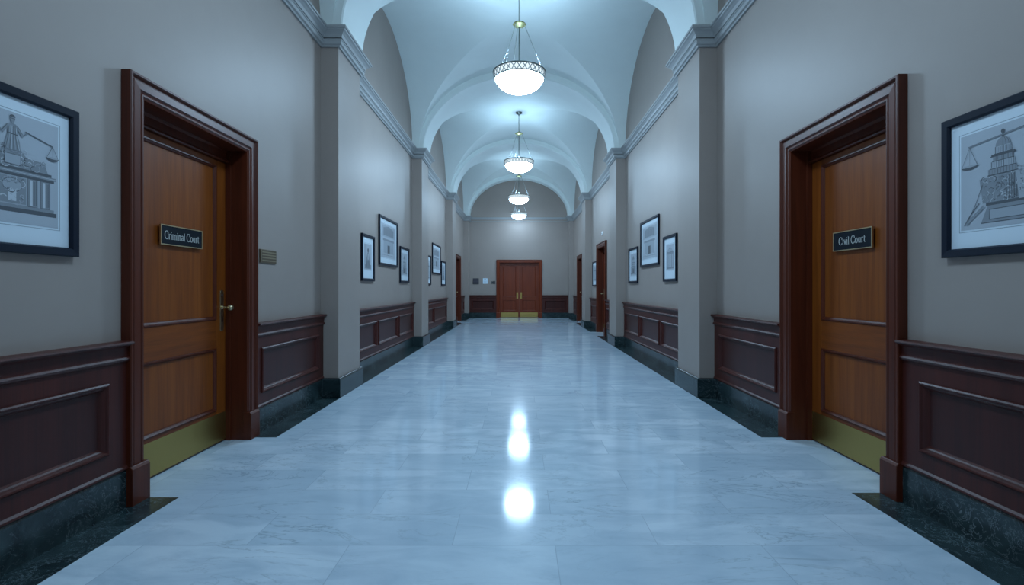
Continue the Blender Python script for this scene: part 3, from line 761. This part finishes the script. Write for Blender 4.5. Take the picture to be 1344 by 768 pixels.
# ------------------------------------------------------------------ pendants
def pendant(x, y, zr, Rr, label, group, power=1.0, drop_hub=0.82):
    """zr = rim height; Rr = rim radius"""
    k = Rr / 0.425
    root = tag(empty('pendant_light', (x, y, zr)), label, 'ceiling lamp', group)
    zc = Z_CROWN - zr
    zh = drop_hub * k if k > 0.95 else drop_hub * k
    mb = MB(); mb.lathe([(0, 0.0), (0.085, 0.0), (0.095, -0.012), (0.085, -0.03), (0.05, -0.05), (0.022, -0.06), (0.018, -0.10), (0, -0.10)], 28, (0, 0, zc)); mb.build('ceiling_canopy', M['steel'], root, smooth=True)
    mb = MB(); mb.tube([(0, 0, zh + 0.02), (0, 0, zc - 0.05)], 0.014, 12); mb.build('stem', M['nickel'], root, smooth=True)
    mb = MB(); mb.lathe([(0, 0.06), (0.02, 0.06), (0.028, 0.045), (0.05, 0.035), (0.075, 0.03), (0.10, 0.015), (0.104, 0.0), (0.094, -0.012), (0.07, -0.02), (0.055, -0.035), (0.03, -0.045), (0, -0.05)], 32, (0, 0, zh))
    for i in range(12):
        a = 2 * PI * i / 12; mb.lathe([(0, 0.014), (0.012, 0.008), (0.014, 0), (0.010, -0.01), (0, -0.014)], 8, (0.098 * math.cos(a), 0.098 * math.sin(a), zh - 0.002))
    mb.build('hub', M['pbrass'], root, smooth=True)
    mb = MB(); mb.tube([(0, 0, zh - 0.03), (0, 0, 0.17 * k)], 0.013, 12)
    mb.build('centre_rod', M['steel'], root, smooth=True)
    mb = MB(); mb.lathe([(0, 0.19), (0.014, 0.185), (0.02, 0.165), (0.012, 0.15), (0.024, 0.13), (0.028, 0.11), (0.014, 0.09), (0.022, 0.07), (0.03, 0.04), (0.02, 0.0), (0, -0.01)], 20, (0, 0, 0)); mb.build('finial', M['lattice'], root, smooth=True)
    for i in range(3):                                # three hanging rods with beaded ends
        a = PI / 2 + 0.35 + 2 * PI * i / 3
        c, s_ = math.cos(a), math.sin(a)
        top = Vector((0.085 * c, 0.085 * s_, zh - 0.01)); bot = Vector((Rr * 0.93 * c, Rr * 0.93 * s_, 0.03))
        mid = top.lerp(bot, 0.62)
        mb = MB(); mb.tube([top, mid], 0.0065, 8); rod = mb.build('hanging_rod', M['nickel'], root, smooth=True)
        mb = MB()
        for q in range(2):
            off = Vector((-s_, c, 0)) * (0.05 * (q * 2 - 1))
            e = bot + off
            mb.tube([mid, e], 0.0045, 6)
            for t in (0.05, 0.3, 0.55, 0.8): 
                p = mid.lerp(e, t); mb.lathe([(0, 0.018), (0.012, 0.008), (0.014, 0), (0.010, -0.01), (0, -0.016)], 8, p)
        mb.build('beaded_chain', M['lattice'], rod, smooth=True)
    # rim band: top ring, bottom ring, lattice of crosses
    def rad(z): return Rr * (1 + 0.10 * z)            # flares slightly
    zt, zb = 0.03, -0.080 * k
    mb = MB(); 
    for z, r, rr in ((zt, Rr, 0.012), (zb, Rr * 0.955, 0.010)):
        mb.lathe([(r + rr * math.cos(t), rr * math.sin(t)) for t in [2 * PI * q / 8 for q in range(8)]], 64, (0, 0, z), closed=True)
    band = mb.build('rim_band', M['steel'], root, smooth=True)
    mb = MB(); mb.lathe([(Rr * 0.972, zt), (Rr * 0.925, zb)], 64); mb.build('frosted_strip', M['band'], band, smooth='all')
    mb = MB(); n = 30
    for i in range(n):
        for d in (0, 1):
            a0 = 2 * PI * (i + d) / n; a1 = 2 * PI * (i + 1 - d) / n
            pts = []
            for q in range(4):
                t = q / 3; a = a0 + (a1 - a0) * t; r = Rr * (0.955 + 0.045 * t); pts.append((r * math.cos(a), r * math.sin(a), zb + (zt - zb) * t))
            mb.tube(pts, 0.0075, 5)
        a = 2 * PI * (i + 0.5) / n; r = Rr * 0.982; mb.lathe([(0, 0.014), (0.012, 0.006), (0.012, -0.006), (0, -0.014)], 6, (r * math.cos(a), r * math.sin(a), (zb + zt) / 2))
    mb.build('lattice_fretwork', M['lattice'], band)
    mb = MB(); rb = Rr * 0.90; D = 0.205 * k
    prof = [(Rr * 0.88 * math.cos(t), zb - D * math.sin(t)) for t in [PI / 2 * q / 14 for q in range(15)]]
    mb.lathe(prof, 56); mb.build('glass_bowl', bowl_mat(power), root, smooth='all')
    mb = MB(); mb.lathe([(0, 0.01), (0.02, 0.0), (0.018, -0.012), (0, -0.022)], 14, (0, 0, zb - D)); mb.build('bowl_button', M['nickel'], root, smooth=True)
    mb = MB(); mb.lathe([(0, zb - 0.06), (Rr * 0.80, zb - 0.03), (Rr * 0.86, zb + 0.01)], 40); mb.build('glow_blocker_pan', M['white'], root, smooth='all')  # unseen pan, added to keep the bowl's inner glow off the vault
    # lamp inside the bowl throwing light up through its open top
    ld = bpy.data.lights.new('uplight', 'AREA'); ld.shape = 'DISK'; ld.size = Rr * 1.3; ld.energy = UP * k * power; ld.color = LIGHT
    lo = bpy.data.objects.new('uplight', ld); COL.objects.link(lo); lo.parent = root; lo.location = (0, 0, 0.0); lo.rotation_euler = (PI, 0, 0)
    return root
UP = 8.0
G = 'brass and glass bowl pendants along the vault'
pendant(0.008, 8.2, 4.88, 0.43, 'nearest and largest glass bowl pendant with lattice rim, hanging from the vault', G)
pendant(0.002, 14.2, 4.95, 0.427, 'second glass bowl pendant along the vault, its canopy and stem in view', G)
pendant(0.0, 19.2, 4.88, 0.415, 'third glass bowl pendant, seen just above the farthest one', G, 0.75)
pendant(0.0, 21.55, 4.57, 0.36, 'farthest and smallest glass bowl pendant, in front of the end wall cornice', G, 0.3)
pendant(0.0, 3.3, 4.90, 0.43, 'added glass bowl pendant above the viewer, outside the picture, to brighten the near bay', G, 0.6)  # added lamp out of view; lifts the dark near walls and floor
pendant(0.0, -1.9, 4.90, 0.43, 'added glass bowl pendant behind the viewer, outside the picture, as fill for the near end', G, 0.5)  # second added lamp, unseen, filling the near end from behind

# ------------------------------------------------------------------ camera, world, view
cam = bpy.data.cameras.new('camera'); co = bpy.data.objects.new('camera', cam); COL.objects.link(co)
co.location = (0, 0, CAM_H); co.rotation_euler = (PI / 2, 0, 0)
cam.sensor_width = 36; cam.lens = 650 / 1344 * 36
cam.shift_x = -9 / 1344; cam.shift_y = -6 / 1344
cam.clip_start = 0.05; cam.clip_end = 200
sc.camera = co
w = bpy.data.worlds.new('world'); sc.world = w; w.use_nodes = True
w.node_tree.nodes['Background'].inputs[0].default_value = (0.35, 0.5, 0.6, 1)
w.node_tree.nodes['Background'].inputs[1].default_value = 0.05
sc.view_settings.view_transform = 'Standard'; sc.view_settings.look = 'None'
sc.view_settings.gamma = 1; sc.view_settings.use_curve_mapping = False
sc.view_settings.exposure = 1.72
